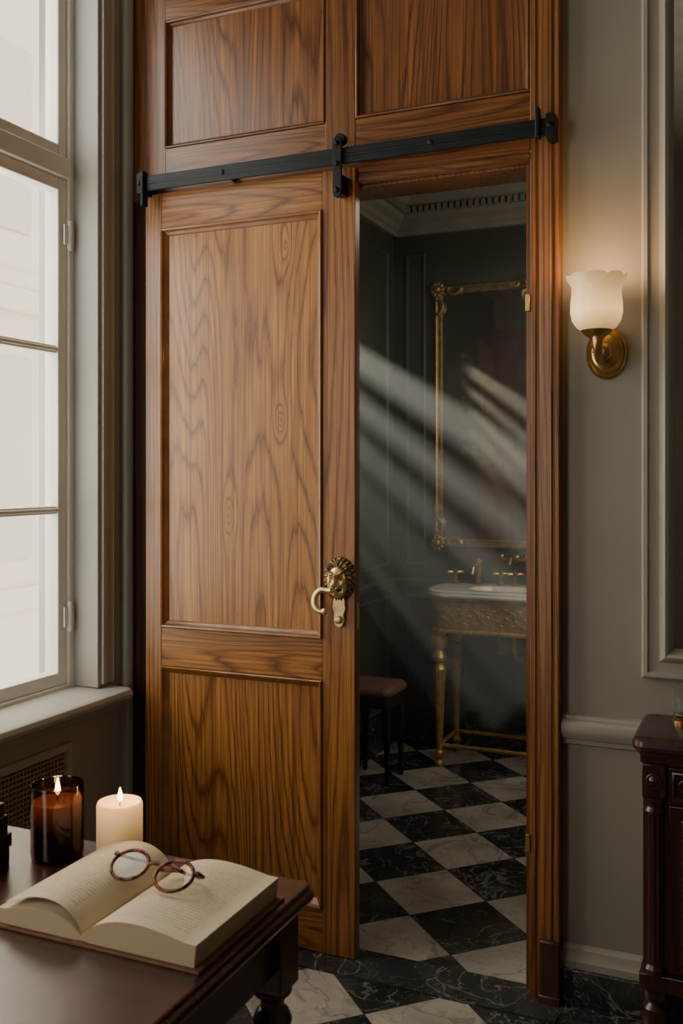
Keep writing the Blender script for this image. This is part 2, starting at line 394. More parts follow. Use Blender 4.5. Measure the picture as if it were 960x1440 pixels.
sash(-.83, -.20, .802, 2.47, (1.378, 1.905), 'window_sash'); sash(-1.46, -.835, .802, 2.47, (1.378, 1.905), 'window_sash')
sash(-.83, -.20, 2.537, 3.40, (), 'transom_sash'); sash(-1.46, -.835, 2.537, 3.40, (), 'transom_sash')
for z in (.98, 2.24):
    mk('hinge', MB().lathe((-2.118, -.199, z), [(.004, -.006), (.009, 0), (.009, .09), (.004, .096)], 12).box(-2.122, -2.118, -.225, -.172, z + .012, z + .078), M_WIN, W)
fa = MB().box(-6.2, -6.0, -6, 7.5, -1, 7)
fa.box(-6.0, -5.90, -6, 7.5, 2.9, 3.1).box(-6.0, -5.94, -6, 7.5, 3.1, 3.25).box(-6.0, -5.95, -6, 7.5, .3, .5)
for y in (.1, 1.55, 3.0, 4.45): fa.box(-6.0, -5.93, y - .22, y + .22, -1, 2.9)
mk('wall_exterior', fa, M_FACADE, bevel=.02, label='pale stone building front across the street', **S)
fw = MB()
for y in (-.6, .82, 2.27, 3.72):
    fw.box(-5.99, -5.97, y - .3, y + .3, .75, 2.5).box(-5.99, -5.97, y - .3, y + .3, 3.6, 5.2)
mk('window_3', fw, M_FACADE2, bevel=.01, label='shaded windows of the stone building outside', **S)

# radiator grille
G = empty('radiator_grille', (-2.03, -.72, .20), label='bronze lattice radiator grille set under the window sill', category='radiator cover')
mk('grille_frame', MB().ring((-2.03, -.31, .27), (0, -1, 0), (0, 0, 1), (1, 0, 0), 1.0, .38, [(0, 0), (0, .012), (.008, .018), (.022, .018), (.03, .006), (.03, 0)]), M_TRIML, G)
lat = MB()
for i in range(62):
    y = -.345 - i * .0152; lat.box(-2.028, -2.021, y - .003, y + .003, .30, .62)
for i in range(21):
    z = .305 + i * .0155; lat.box(-2.026, -2.019, -1.28, -.34, z - .003, z + .003)
mk('grille_lattice', lat, plain('bronze_lattice', (.38, .31, .20), .5, .3), G, smooth=False)
mk('grille_back', B(-2.030, -2.028, -1.28, -.34, .30, .62), plain('grille_dark', (.015, .013, .011), .8), G, smooth=False)

# wood panelling of the door wall
mk('trim_5', MB().box(-2.03, -1.932, -.006, .02, 0, 2.43), M_WSHADE, bevel=.003, label='wood board beside the sliding door, coloured dark for shade', **S)
mk('trim_40', MB().box(-2.03, -1.87, -.006, .02, 2.43, 3.7), M_WS, bevel=.003, **S)
mk('trim_6', B(-1.275, -1.170, -.012, .02, 2.46, 3.7), M_WS, bevel=.003, **S)
mk('trim_7', B(-1.87, -.60, -.011, .02, 2.40, 2.598), M_WX, bevel=.003, **S)
mk('trim_8', B(-1.87, -.62, -.0115, .02, 3.03, 3.17), M_WX, bevel=.003, **S)
mk('trim_9', B(-1.932, -1.75, -.005, .02, 0, 2.40), M_WSHADE, **S)
k = 10
for (x0, x1) in ((-1.87, -1.275), (-1.170, -.628)):
    for (z0, z1) in ((2.598, 3.03), (3.17, 3.6)):
        mk('trim_%d' % k, B(x0, x1, .006, .02, z0, z1), M_WP, smooth=False, label='recessed wood panel above the doorway', **S); k += 1
        mk('trim_%d' % k, MB().ring((x0, 0, z0), (1, 0, 0), (0, 0, 1), (0, -1, 0), x1 - x0, z1 - z0,
            [(0, .010), (0, .015), (.004, .017), (.008, .014), (.010, .004), (.014, .001), (.018, -.006)]), M_MOLDD, sharp=25, **S); k += 1
xa, xb = -.622, -.536
pr = [(xa, .02), (xa, -.034), (xa + .004, -.038), (xa + .016, -.038), (xa + .019, -.033), (xa + .023, -.033), (xa + .027, -.040),
      (xa + .062, -.042), (xa + .066, -.036), (xa + .070, -.036), (xa + .074, -.045), (xb - .003, -.045), (xb, -.041), (xb, .02)]
M_CAS = wood('wood_casing', 'Z', seed=44.7, across=8, along=.5, rings=6, lin=50, dark=(.070, .020, .004), mid=(.21, .074, .015), light=(.36, .145, .032), rough=.42, coat=.10)
mk('trim_%d' % k, MB().prism(pr, 0, 3.7), M_CAS, sharp=30, label='moulded wood door casing', **S); k += 1
pr2 = [(-.034, 2.392), (-.038, 2.396), (-.038, 2.410), (-.033, 2.414), (-.033, 2.418), (-.038, 2.422), (-.038, 2.452), (-.032, 2.458), (-.026, 2.466), (-.011, 2.472), (-.011, 2.392)]
mk('trim_%d' % k, MB().prism(pr2, -1.150, -.622, 'X'), M_WX, sharp=30, label='moulded wood door header', **S); k += 1
mk('trim_%d' % k, MB().box(-.640, -.622, .0, .14, 0, 2.395).box(-1.75, -.640, .0, .14, 2.385, 2.40), M_WS, label='wood door jamb lining', **S); k += 1
PB = MB().box(-.593, xb + .003, -.056, .0, 0, .182)
PB.box(-.595, xb + .005, -.059, .0, 0, .03)
mk('trim_%d' % k, PB, M_PLINTH, bevel=.006, label='brown plinth block at foot of casing', **S); k += 1
for z in (.42, 1.96):
    mk('hinge_plate', B(-.634, -.6205, -.042, -.030, z, z + .05), M_BRASS, bevel=.002,
       label='small brass hinge plate on the door jamb', category='hinge')
mk('trim_%d' % k, B(-2.0, -.53, -.135, .03, 0, .006), M_BM, smooth=False, label='black veined marble threshold', **S); k += 1
mk('trim_%d' % k, B(-.53, 2.0, -.09, 0, 0, .006), M_BM, smooth=False, label='black marble floor border', **S); k += 1

cr = [(0, .73), (-.012, .735), (-.014, .748), (-.022, .752), (-.032, .768), (-.036, .782), (-.034, .795), (-.026, .803), (-.016, .806), (-.012, .815), (0, .818)]
mk('trim_%d' % k, MB().prism(cr, -.534, 2.0, 'X'), M_TRIM, sharp=25, label='painted chair rail', **S); k += 1
mk('baseboard_right', MB().prism([(0, .105), (-.022, .105), (-.022, .125), (-.018, .133), (-.014, .145), (-.012, .155), (-.004, .165), (0, .167)], -.534, 2.0, 'X'), M_TRIM, sharp=25, **S)
mk('baseboard_front', B(-.534, 2.0, -.032, 0, 0, .105), M_BM, bevel=.004, label='black marble base', **S)
mk('baseboard_left', B(-2.03, -2.01, -4.6, 0, 0, .12), M_BM, bevel=.004, **S)
MR = empty('wall_mirror', (.35, 0, .93), label='tall mirror in a wide taupe moulded frame on the wall', category='mirror')
mk('frame', MB().ring((-.318, 0, .938), (1, 0, 0), (0, 0, 1), (0, -1, 0), 1.3, 2.6,
   [(0, 0), (0, .018), (.006, .024), (.016, .024), (.020, .014), (.045, .012), (.050, .018), (.056, .034), (.064, .040), (.072, .034), (.078, .016), (.084, .006), (.084, 0)]), M_TRIM, MR, sharp=25)
mk('glass', B(-.236, .90, -.006, 0, 1.02, 3.46), M_MIRR, MR, smooth=False)

# ------------------------------------------------------------------ sliding door
D = empty('door_1', (-1.54, -.027, .012), label='tall varnished wood sliding door with two recessed panels', **S)
y0, y1 = -.046, -.008
xl, xpl, xpr, xr = -1.925, -1.862, -1.268, -1.158
mk('stile', B(xl, xpl, y0, y1, .008, 2.437), M_STILE, D, bevel=.002)
mk('stile', B(xpr, xr, y0, y1, .008, 2.437), M_STILE, D, bevel=.002)
for (a, b) in ((2.317, 2.436), (.855, .984), (.009, .146)):
    mk('rail', B(xpl, xpr, y0 + .001, y1, a, b), M_RAILX, D, bevel=.002)
pf = [(0, .0), (0, .007), (.003, .010), (.008, .008), (.011, .001), (.014, -.002), (.019, -.005), (.024, -.012)]
for (a, b, mt) in ((.984, 2.317, M_DOORP), (.146, .855, M_DOORP2)):
    mk('panel', B(xpl, xpr, -.034, -.012, a, b), mt, D, smooth=False)
    mk('panel_moulding', MB().ring((xpl, y0, a), (1, 0, 0), (0, 0, 1), (0, -1, 0), xpr - xpl, b - a, pf), M_MOLD, D, sharp=25)
hx = -1.193
H = empty('hanger', (hx, -.08, 2.33)); H.parent = D; H.location = Vector((hx, -.08, 2.33)) - wloc(D)
poly = [(hx - .015, 2.35), (hx - .011, 2.337), (hx, 2.331), (hx + .011, 2.337), (hx + .015, 2.35), (hx + .015, 2.50), (hx + .011, 2.513), (hx, 2.518), (hx - .011, 2.513), (hx - .015, 2.50)]
mk('strap', MB().prism(poly, -.105, -.096, 'Y').box(hx - .013, hx + .013, -.098, -.046, 2.345, 2.405), M_IRON, H, bevel=.002)
for z in (2.355, 2.435, 2.497): mk('bolt', MB().lathe((hx, -.104, z), [(.008, 0), (.008, .006), (.005, .010), (.002, .011)], 12, axis='Y'), M_IRON, H)
mk('roller', MB().lathe((hx, -.075, 2.515), [(.016, -.012), (.018, -.010), (.018, -.004), (.014, 0), (.018, .004), (.018, .010), (.016, .012)], 24, axis='Y'), M_IRON, H)
R = empty('sliding_door_rail', (-1.23, -.07, 2.44), label='long black iron barn-door track fixed above the doorway', category='door track')
mk('track', MB().box(-1.925, -.545, -.092, -.080, 2.437, 2.486).box(-1.925, -.545, -.094, -.090, 2.457, 2.466), M_IRON, R, bevel=.002)
for x in (-1.912, -.552):
    mk('end_bracket', MB().box(x - .012, x + .012, -.100, -.011, 2.428, 2.496)
       .lathe((x, -.100, 2.462), [(.008, 0), (.008, .006), (.005, .009)], 12, axis='Y'), M_IRON, R, bevel=.003)
mk('stopper', B(-.592, -.580, -.108, -.078, 2.430, 2.515), M_IRON, R, bevel=.003)
mk('stopper', B(-1.905, -1.892, -.108, -.078, 2.385, 2.50), M_IRON, R, bevel=.003)
for x in (-1.60, -.90):
    mk('standoff_bolt', MB().lathe((x, -.011, 2.463), [(.01, 0), (.01, .07), (.008, .075), (.008, .086), (.004, .088)], 12, axis='Y'), M_IRON, R)

# lion handle (relief)
lx, lz = -1.206, 1.172
HD = empty('lion_handle', (0, 0, 0), label='aged brass lion head door pull'); HD.parent = D; HD.location = Vector((lx, -.05, lz - .14)) - wloc(D)
NR, NA = 120, 288
def g2(u, v, cu, cv, su, sv): return exp(-(((u - cu) / su) ** 2 + ((v - cv) / sv) ** 2))
def sst(x, a, b):
    q = min(1, max(0, (x - a) / (b - a))); return q * q * (3 - 2 * q)
def rface(u, v): return sqrt((u / .64) ** 2 + ((v + .10) / .74) ** 2)
def lheight(u, v, r, a):
    au = abs(u); an = a - pi / 2
    rf = rface(u, v)
    face = 1 - sst(rf, .88, 1.04)
    out = sst(r, .84, .90)
    base = .10 + .26 * sqrt(max(0, 1 - r ** 2.5))
    sw = an + .6 * r * (1 if u > 0 else -1)
    t1 = abs(cos(12 * sw)) ** .7; t2 = abs(cos(10.5 * sw + .8)) ** .7
    h = base + (1 - out) * (.10 + .16 * t2) + out * (.14 * t1) - .05 * abs(cos(30 * sw))
    f = .66 + .14 * sqrt(max(0, 1 - min(1, rf) ** 2))
    f += .10 * g2(u, v, 0, .40, .30, .14)
    vb = .26 + .35 * (au - .1)
    f += .30 * exp(-((v - vb) / .06) ** 2) * sst(au, .03, .10) * (1 - sst(au, .36, .46))
    f -= .46 * g2(au, v, .25, .14, .13, .075)
    f += .17 * g2(au, v, .25, .135, .055, .035)
    f += .34 * exp(-(u / .13) ** 2) * sst(v, -.28, -.05) * (1 - sst(v, .22, .42))
    f += .34 * g2(u, v, 0, -.17, .20, .07)
    f -= .30 * g2(au, v, .10, -.22, .045, .028)
    f += .46 * g2(au, v, .17, -.32, .17, .11)
    f -= .34 * exp(-(u / .026) ** 2) * sst(v, -.45, -.38) * (1 - sst(v, -.26, -.22))
    vm = -.47 + .3 * max(0, au - .05)
    f -= .70 * exp(-((v - vm) / .045) ** 2) * (1 - sst(au, .26, .34))
    f += .36 * g2(u, v, 0, -.62, .18, .075)
    f += .14 * g2(au, v, .42, -.08, .12, .16)
    f -= .12 * g2(au, v, .36, -.34, .05, .12)
    h = h * (1 - face) + f * face
    h += .38 * g2(au, v, .56, .50, .10, .11) - .30 * g2(au, v, .56, .49, .05, .06)
    return h
vs = []; fh = []; fm_ = []
for i in range(NR + 1):
    r = i / NR
    for j in range(NA):
        a = 2 * pi * j / NA
        lob = 1 + .06 * (abs(cos(12 * (a - pi / 2 + .6 * (1 if cos(a) > 0 else -1)))) - .5) * max(0, (r - .7) * 3.3)
        u, v = r * cos(a) * lob, r * sin(a) * lob
        if v < 0: u *= 1 - .16 * (-v)
        h = -.02 if i == NR else lheight(u, v, r, a)
        vs.append((lx + u * .053, -.047 - h * .046, lz + v * .068))
for i in range(NR):
    for j in range(NA):
        j2 = (j + 1) % NA; f_ = (i * NA + j, i * NA + j2, (i + 1) * NA + j2, (i + 1) * NA + j)
        p = vs[f_[0]]; (fh if rface((p[0] - lx) / .053, (p[2] - lz) / .068) < .97 else fm_).append(f_)
def sub(fs_):
    ids = sorted({q for f_ in fs_ for q in f_}); mp_ = {q: n_ for n_, q in enumerate(ids)}
    return MB().add([vs[q] for q in ids], [[mp_[q] for q in f_] for f_ in fs_])
mk('lion_face', sub(fh), M_LION, HD, sharp=80, label='bright brass lion face')
mk('lion_mane', sub(fm_), M_MANE, HD, sharp=80, label='darker brass mane')
pl = MB()
pl.prism([(lx - .018, lz - .05), (lx - .022, lz - .09), (lx - .016, lz - .105), (lx - .018, lz - .125), (lx - .011, lz - .142), (lx, lz - .148), (lx + .011, lz - .142), (lx + .018, lz - .125), (lx + .016, lz - .105), (lx + .022, lz - .09), (lx + .018, lz - .05)], -.060, -.046, 'Y')
pl.lathe((lx, -.060, lz - .122), [(.013, 0), (.013, .006), (.009, .011), (.003, .012)], 20, axis='Y')
mk('backplate', pl, M_LION, HD, bevel=.002)
pts = []
for i in range(25):
    a = radians(75 + i * 215 / 24)
    pts.append((lx - .040 + .027 * cos(a), -.094 + .006 * sin(a), lz - .062 + .033 * sin(a)))
pts = [(lx, -.080, lz - .034), (lx - .014, -.094, lz - .030)] + pts
rg = MB().tube(pts, [.0080] * 2 + [.0080 + .0022 * sin(pi * i / 24) for i in range(25)], 14)
rg.ball(pts[-1], .0105)
mk('pull_ring', rg, M_LION, HD)
mk('keyhole_plate', MB().box(-1.1585, -1.1555, -.035, -.018, 1.02, 1.10), M_LION, D, bevel=.001)

# ------------------------------------------------------------------ bathroom shell
BX0, BX1, BY1, BZ = -1.93, .5, 2.35, 3.10
wy0, wy1, wz0, wz1 = .70, .98, 1.60, 2.33
b = MB().box(-2.03, BX0, .12, wy0, 0, BZ).box(-2.03, BX0, wy1, BY1 + .1, 0, BZ).box(-2.03, BX0, wy0, wy1, 0, wz0).box(-2.03, BX0, wy0, wy1, wz1, BZ)
mk('wall_bathroom_left', b, M_BATH, smooth=False, **S)
mk('wall_bathroom_back', B(-2.03, .6, BY1, BY1 + .1, 0, BZ), M_BATH, smooth=False, **S)
mk('wall_bathroom_right', B(BX1, .6, .12, BY1, 0, BZ), M_BATH, smooth=False, **S)
mk('ceiling_bathroom', B(-2.03, .6, .12, BY1 + .1, BZ, BZ + .1), M_BATHC, smooth=False, **S)
sh = MB()  # unseen slats added to cut the spot beam into separate shafts
for (a, c) in ((1.60, 1.635), (1.69, 1.735), (1.80, 1.85), (1.92, 1.97), (2.045, 2.09), (2.165, 2.21)): sh.box(-1.99, -1.965, wy0, wy1, a, c)
W2 = mk('window_2', sh, M_SLAT, smooth=False, label='unseen window with slats added to split the light into shafts', **S)
mk('window_pane', B(-2.025, -2.02, wy0, wy1, wz0, wz1), M_DIMPANE, W2, smooth=False)  # tinted pane added behind the slats to dim the sky
mk('trim_41', MB().box(BX0, BX0 + .02, .15, .56, 0, 2.45).ring((BX0 + .02, .22, .25), (0, 1, 0), (0, 0, 1), (1, 0, 0), .27, 2.05, pf), M_DOORP2, bevel=.002, label='wood door panel', **S)
mk('trim_42', MB().box(BX0 + .02, -1.75, .12, .14, 0, 2.6).box(-1.75, -.50, .12, .14, 2.40, 2.6).box(-.64, -.50, .12, .14, 0, 2.4), M_DOORP2, bevel=.002, label='wood door architrave', **S)
cp = [(0, 0), (.03, 0), (.035, .02), (.05, .03), (.055, .055), (.09, .075), (.10, .10), (.10, .13), (.13, .15), (.16, .20), (.17, .235), (.20, .245), (.20, .28), (0, .28)]
z0 = BZ - .28
mk('trim_%d' % k, MB().prism([(BY1 - a, z0 + c) for a, c in cp], BX0, BX1, 'X'), M_BATHC, sharp=25, label='plaster cornice', **S); k += 1
mk('trim_%d' % k, MB().prism([(BX0 + a, z0 + c) for a, c in cp], .12, BY1, 'Y'), M_BATHC, sharp=25, label='plaster cornice', **S); k += 1
dn = MB()
for i in range(60):
    x = BX0 + .12 + i * .035; dn.box(x, x + .02, BY1 - .125, BY1 - .09, z0 + .098, z0 + .132)
for i in range(60):
    y = .2 + i * .035; dn.box(BX0 + .09, BX0 + .125, y, y + .02, z0 + .098, z0 + .132)
mk('trim_%d' % k, dn, M_BATHC, smooth=False, label='cornice dentils', **S); k += 1
pm = [(0, 0), (0, .007), (.006, .010), (.012, .010), (.016, .004), (.022, .003), (.024, 0)]
def backpanel(x0, x1, z0, z1):
    global k
    mk('trim_%d' % k, MB().ring((x0, BY1, z0), (1, 0, 0), (0, 0, 1), (0, -1, 0), x1 - x0, z1 - z0, pm), M_BATHT, sharp=25, label='painted wall panel moulding', **S); k += 1
backpanel(-1.86, -1.74, .98, 2.72); backpanel(-1.86, -.6, .2, .82)
for (ya, yb) in ((1.35, 2.26),):
    for (a, c) in ((.2, .82), (.98, 2.72)):
        mk('trim_%d' % k, MB().ring((BX0, ya, a), (0, 1, 0), (0, 0, 1), (1, 0, 0), yb - ya, c - a, pm), M_BATHT, sharp=25, label='painted wall panel moulding', **S); k += 1
ch = [(0, .86), (.012, .865), (.018, .885), (.018, .90), (.01, .91), (0, .915)]
mk('trim_%d' % k, MB().prism([(BY1 - a, c) for a, c in ch], BX0, BX1, 'X'), M_BATHT, sharp=25, **S); k += 1
mk('trim_%d' % k, MB().prism([(BX0 + a, c) for a, c in ch], .60, BY1, 'Y'), M_BATHT, sharp=25, **S); k += 1
mk('baseboard_bathroom', MB().box(BX0, BX1, BY1 - .025, BY1, 0, .15).box(BX0, BX0 + .025, .60, BY1 - .025, 0, .15), M_BM, bevel=.004, **S)

mx0, mx1, mz0, mz1 = -1.680, -.66, 1.095, 2.525
GM = empty('gilt_mirror', ((mx0 + mx1) / 2, BY1, mz0), label='tall ornate gilt-framed mirror above the washstand', category='mirror')
mk('frame', MB().ring((mx0, BY1 - .006, mz0), (1, 0, 0), (0, 0, 1), (0, -1, 0), mx1 - mx0, mz1 - mz0,
   [(0, 0), (0, .014), (.005, .026), (.012, .030), (.019, .026), (.022, .015), (.030, .013), (.035, .018), (.040, .016), (.044, .010), (.044, 0)]), M_GOLDM, GM, sharp=25)
mk('glass', B(mx0 + .042, mx1 - .042, BY1 - .016, BY1 - .008, mz0 + .042, mz1 - .042), M_MIRR2, GM, smooth=False)
def rosette(cx, cz, s, flipx=1, flipz=1):
    m = MB(); y = BY1 - .036
    for i in range(9):
        a = 2 * pi * i / 9; m.ball((cx + cos(a) * s * .55, y, cz + sin(a) * s * .6), s * .28, .014, s * .28, 12, 8)
    m.ball((cx, y - .008, cz), s * .42, .018, s * .42, 16, 10)
    for d in (0, 1):
        pts = []; rr = []
        for i in range(22):
            t_ = i / 21; a = t_ * 4.2; q = s * (1.7 - 1.3 * t_)
            dx, dz = q * cos(a) * .6 + s * 1.6, q * sin(a) * .45
            if d: dx, dz = dz, dx
            pts.append((cx + flipx * dx, y, cz + flipz * dz)); rr.append(.011 - .005 * t_)
        m.tube(pts, rr, 8)
    return m
for (cx, cz, fx, fz) in ((mx0 + .02, mz0 + .02, 1, 1), (mx0 + .02, mz1 - .02, 1, -1), (mx1 - .02, mz0 + .02, -1, 1), (mx1 - .02, mz1 - .02, -1, -1)):
    mk('corner_ornament', rosette(cx, cz, .052, fx, fz), M_GOLDM, GM)
cxm = (mx0 + mx1) / 2
cst = rosette(cxm, mz1 - .015, .035, 1, -1); cst2 = rosette(cxm, mz1 - .015, .035, -1, -1); cst.add(cst2.v, cst2.f)
mk('crest', cst, M_GOLDM, GM)

# washstand
vx0, vx1, vy0, vy1, vz = -1.625, -.74, 1.90, 2.33, .905
V = empty('washstand', ((vx0 + vx1) / 2, (vy0 + vy1) / 2, 0), label='gilt console washstand with white marble top and turned legs', category='washstand')
def rrect(x0, x1, y0, y1, r, n=6):
    p = []
    for (cx, cy, a0) in ((x1 - r, y1 - r, 0), (x0 + r, y1 - r, 90), (x0 + r, y0 + r, 180), (x1 - r, y0 + r, 270)):
        for i in range(n + 1):
            a = radians(a0 + 90 * i / n); p.append((cx + r * cos(a), cy + r * sin(a)))
    return p
def slab(m, x0, x1, y0, y1, r, prof, n=6, cap=True):
    loops = [rrect(x0 + i, x1 - i, y0 + i, y1 - i, max(r - i, .002), n) for i, z in prof]
    c = len(loops[0]); vs = []; fs = []
    for lp, (i, z) in zip(loops, prof): vs += [(a, b_, z) for a, b_ in lp]
    for j in range(len(prof) - 1):
        for q in range(c):
            q2 = (q + 1) % c; fs.append((j * c + q, j * c + q2, (j + 1) * c + q2, (j + 1) * c + q))
    if cap: fs.append(list(range(c))[::-1]); fs.append([(len(prof) - 1) * c + q for q in range(c)])
    return m.add(vs, fs)
def slab_hole(m, x0, x1, y0, y1, r, prof, hc, hr):
    n = 8; slab(m, x0, x1, y0, y1, r, prof, n, cap=False)
    ztop = prof[-1][1]; ins = prof[-1][0]
    outer = rrect(x0 + ins, x1 - ins, y0 + ins, y1 - ins, max(r - ins, .002), n); c = len(outer)
    vs = [(a, b_, ztop) for a, b_ in outer]
    levels = [(1.0, ztop), (.97, ztop - .006), (.93, ztop - .03), (.80, ztop - .08), (.55, ztop - .115), (.2, ztop - .13)]
    for s_, z in levels:
        for a, b_ in outer:
            an = math.atan2((b_ - hc[1]) / hr[1], (a - hc[0]) / hr[0]); vs.append((hc[0] + hr[0] * s_ * cos(an), hc[1] + hr[1] * s_ * sin(an), z))
    fs = []
    for j in range(len(levels)):
        for q in range(c):
            q2 = (q + 1) % c; fs.append((j * c + q, j * c + q2, (j + 1) * c + q2, (j + 1) * c + q))
    fs.append([len(levels) * c + q for q in range(c)])
    return m.add(vs, fs)
mk('marble_top', slab_hole(MB(), vx0, vx1, vy0, vy1, .14, [(.016, .868), (.004, .872), (0, .880), (.002, .888), (.008, .892), (.006, .898), (.010, .904), (.014, .906)], ((vx0 + vx1) / 2, 2.09), (.24, .13)), M_WM, V, sharp=30)
ap = MB(); slab(ap, vx0 + .02, vx1 - .02, vy0 + .02, vy1 - .01, .12, [(.006, .690), (0, .694), (0, .702), (.006, .706), (.010, .712), (.010, .846), (.004, .852), (.0, .860), (0, .870)], 10)
mk('apron', ap, M_GOLD, V, sharp=30)
ya = vy0 + .032
nx = 7; wv = (vx1 - vx0 - .24) / nx
for i in range(nx):
    cx = vx0 + .12 + wv * (i + .5); sg = 1 if i % 2 else -1
    orn = MB(); pts = []
    for q in range(34):
        t_ = q / 33; a = t_ * 9; rr = .044 * (1 - .85 * t_)
        pts.append((cx + rr * cos(a) * 1.10, ya, .778 + sg * rr * sin(a) * .95))
    orn.tube(pts, [.0045 - .002 * q / 33 for q in range(34)], 8)
    orn.ball((cx, ya, .778), .010, .006, .010, 10, 8)
    for d in range(5):
        a = d * 1.25 + .4; r0 = .044
        orn.ball((cx + r0 * cos(a) * 1.1, ya, .778 + sg * r0 * sin(a)), .012, .004, .008, 10, 6)
    mk('carved_scroll', orn, M_GOLD, V)
legp = [(.016, 0), (.022, .004), (.026, .02), (.017, .035), (.017, .05), (.027, .06), (.027, .075), (.017, .085), (.017, .12), (.022, .25), (.029, .42), (.036, .50), (.024, .52), (.022, .53), (.036, .545), (.038, .56), (.028, .58), (.023, .595), (.037, .615), (.045, .64), (.045, .66), (.030, .675), (.039, .685), (.041, .70)]
for (x, y) in ((vx0 + .085, vy0 + .075), (vx1 - .085, vy0 + .075), (vx0 + .085, vy1 - .06), (vx1 - .085, vy1 - .06)):
    mk('leg', MB().lathe((x, y, 0), legp, 48, rim=lambda j, a, r, h: (r * (1 - .09 * (abs(sin(4 * a)) < .35) * (.10 < h < .505)), h)), M_GOLD, V, sharp=30)
st = MB()
st.tube([(vx0 + .085, vy0 + .075, .11), (vx1 - .085, vy0 + .075, .11)], .011); st.tube([(vx0 + .085, vy1 - .06, .11), (vx1 - .085, vy1 - .06, .11)], .011)
st.tube([(vx0 + .085, vy0 + .075, .11), (vx0 + .085, vy1 - .06, .11)], .011); st.tube([(vx1 - .085, vy0 + .075, .11), (vx1 - .085, vy1 - .06, .11)], .011)
mk('stretcher', st, M_GOLD, V)
cx = (vx0 + vx1) / 2
dr = MB().tube([(cx, 2.09, .775), (cx, 2.09, .60), (cx + .01, 2.10, .56), (cx + .03, 2.14, .55), (cx + .05, 2.18, .57), (cx + .05, 2.22, .60), (cx + .05, 2.34, .60)], .014)
mk('drain_pipe', dr, M_BRASS, V)
for x in (cx - .12, cx + .16):
    mk('valve', MB().tube([(x, 2.345, .56), (x, 2.27, .56), (x, 2.26, .70)], .008).ball((x, 2.26, .55), .022, .014, .022).lathe((x, 2.345, .56), [(.03, 0), (.03, .005), (.01, .01)], 16, axis='Y'), M_BRASS, V)
def faucet(nm, fx, fy, z, lab, h=.12):
    Fh = empty(nm, (fx, fy, z), label=lab, category='faucet')
    mk('spout', MB().lathe((fx, fy, z), [(.028, 0), (.028, .006), (.019, .014), (.019, h * .7), (.027, h * .78), (.027, h), (.019, h + .01), (.006, h + .022)], 24)
       .tube([(fx, fy, z + h * .75), (fx, fy - .05, z + h * .85), (fx, fy - .10, z + h * .78), (fx, fy - .115, z + h * .55)], [.014, .012, .011, .010]), M_BRASS, Fh, sharp=30)
    for s_ in (-1, 1):
        hx_ = fx + s_ * .125; m = MB().lathe((hx_, fy, z), [(.022, 0), (.022, .005), (.012, .012), (.010, .05), (.015, .055), (.015, .07), (.005, .078)], 20)
        for q in range(2):
            a = q * pi / 2 + .5; m.tube([(hx_ - .04 * cos(a), fy - .04 * sin(a), z + .062), (hx_ + .04 * cos(a), fy + .04 * sin(a), z + .062)], .006, 8)
            for w_ in (-1, 1): m.ball((hx_ + w_ * .04 * cos(a), fy + w_ * .04 * sin(a), z + .062), .009)
        mk('tap_handle', m, M_BRASS, Fh)
faucet('faucet', -1.415, 2.255, .906, 'brass column faucet with cross handles on the marble top')
faucet('faucet', -1.09, 2.255, .906, 'brass faucet with cross handles beside the basin', .07)
WF = empty('wall_tap', (-1.235, 2.32, 1.02), label='brass wall-mounted tap above the basin', category='tap')
mk('tap_body', MB().tube([(-1.30, 2.31, 1.04), (-1.17, 2.31, 1.04)], .010).lathe((-1.235, 2.347, 1.04), [(.024, 0), (.024, .006), (.010, .012), (.010, .04)], 18, axis='Y')
   .tube([(-1.235, 2.31, 1.04), (-1.235, 2.24, 1.05), (-1.235, 2.20, 1.02)], .009), M_BRASS, WF)
for s_ in (-1, 1):
    mk('tap_handle', MB().ball((-1.235 + s_ * .065, 2.31, 1.055), .016).tube([(-1.235 + s_ * .065 - .03, 2.31, 1.062), (-1.235 + s_ * .065 + .03, 2.31, 1.062)], .005), M_BRASS, WF)

# stool
ST = empty('stool', (-1.775, 1.67, 0), label='dark wood stool with a pinkish-brown padded leather seat', category='stool')
sm = MB(); slab(sm, -1.905, -1.645, 1.54, 1.81, .045, [(.008, .425), (.002, .430), (0, .440), (.0, .452), (.006, .462), (.018, .469), (.04, .472)], 6)
mk('seat', sm, M_LEATH, ST, sharp=60)
mk('seat_rail', slab(MB(), -1.897, -1.653, 1.55, 1.80, .03, [(.0, .370), (0, .428)], 6), M_DARKW, ST, sharp=50)
for (x, y) in ((-1.865, 1.58), (-1.675, 1.58), (-1.865, 1.77), (-1.675, 1.77)):
    mk('leg', MB().lathe((x, y, 0), [(.010, 0), (.013, .01), (.010, .03), (.014, .15), (.019, .30), (.022, .34), (.022, .38)], 16), M_DARKW, ST)

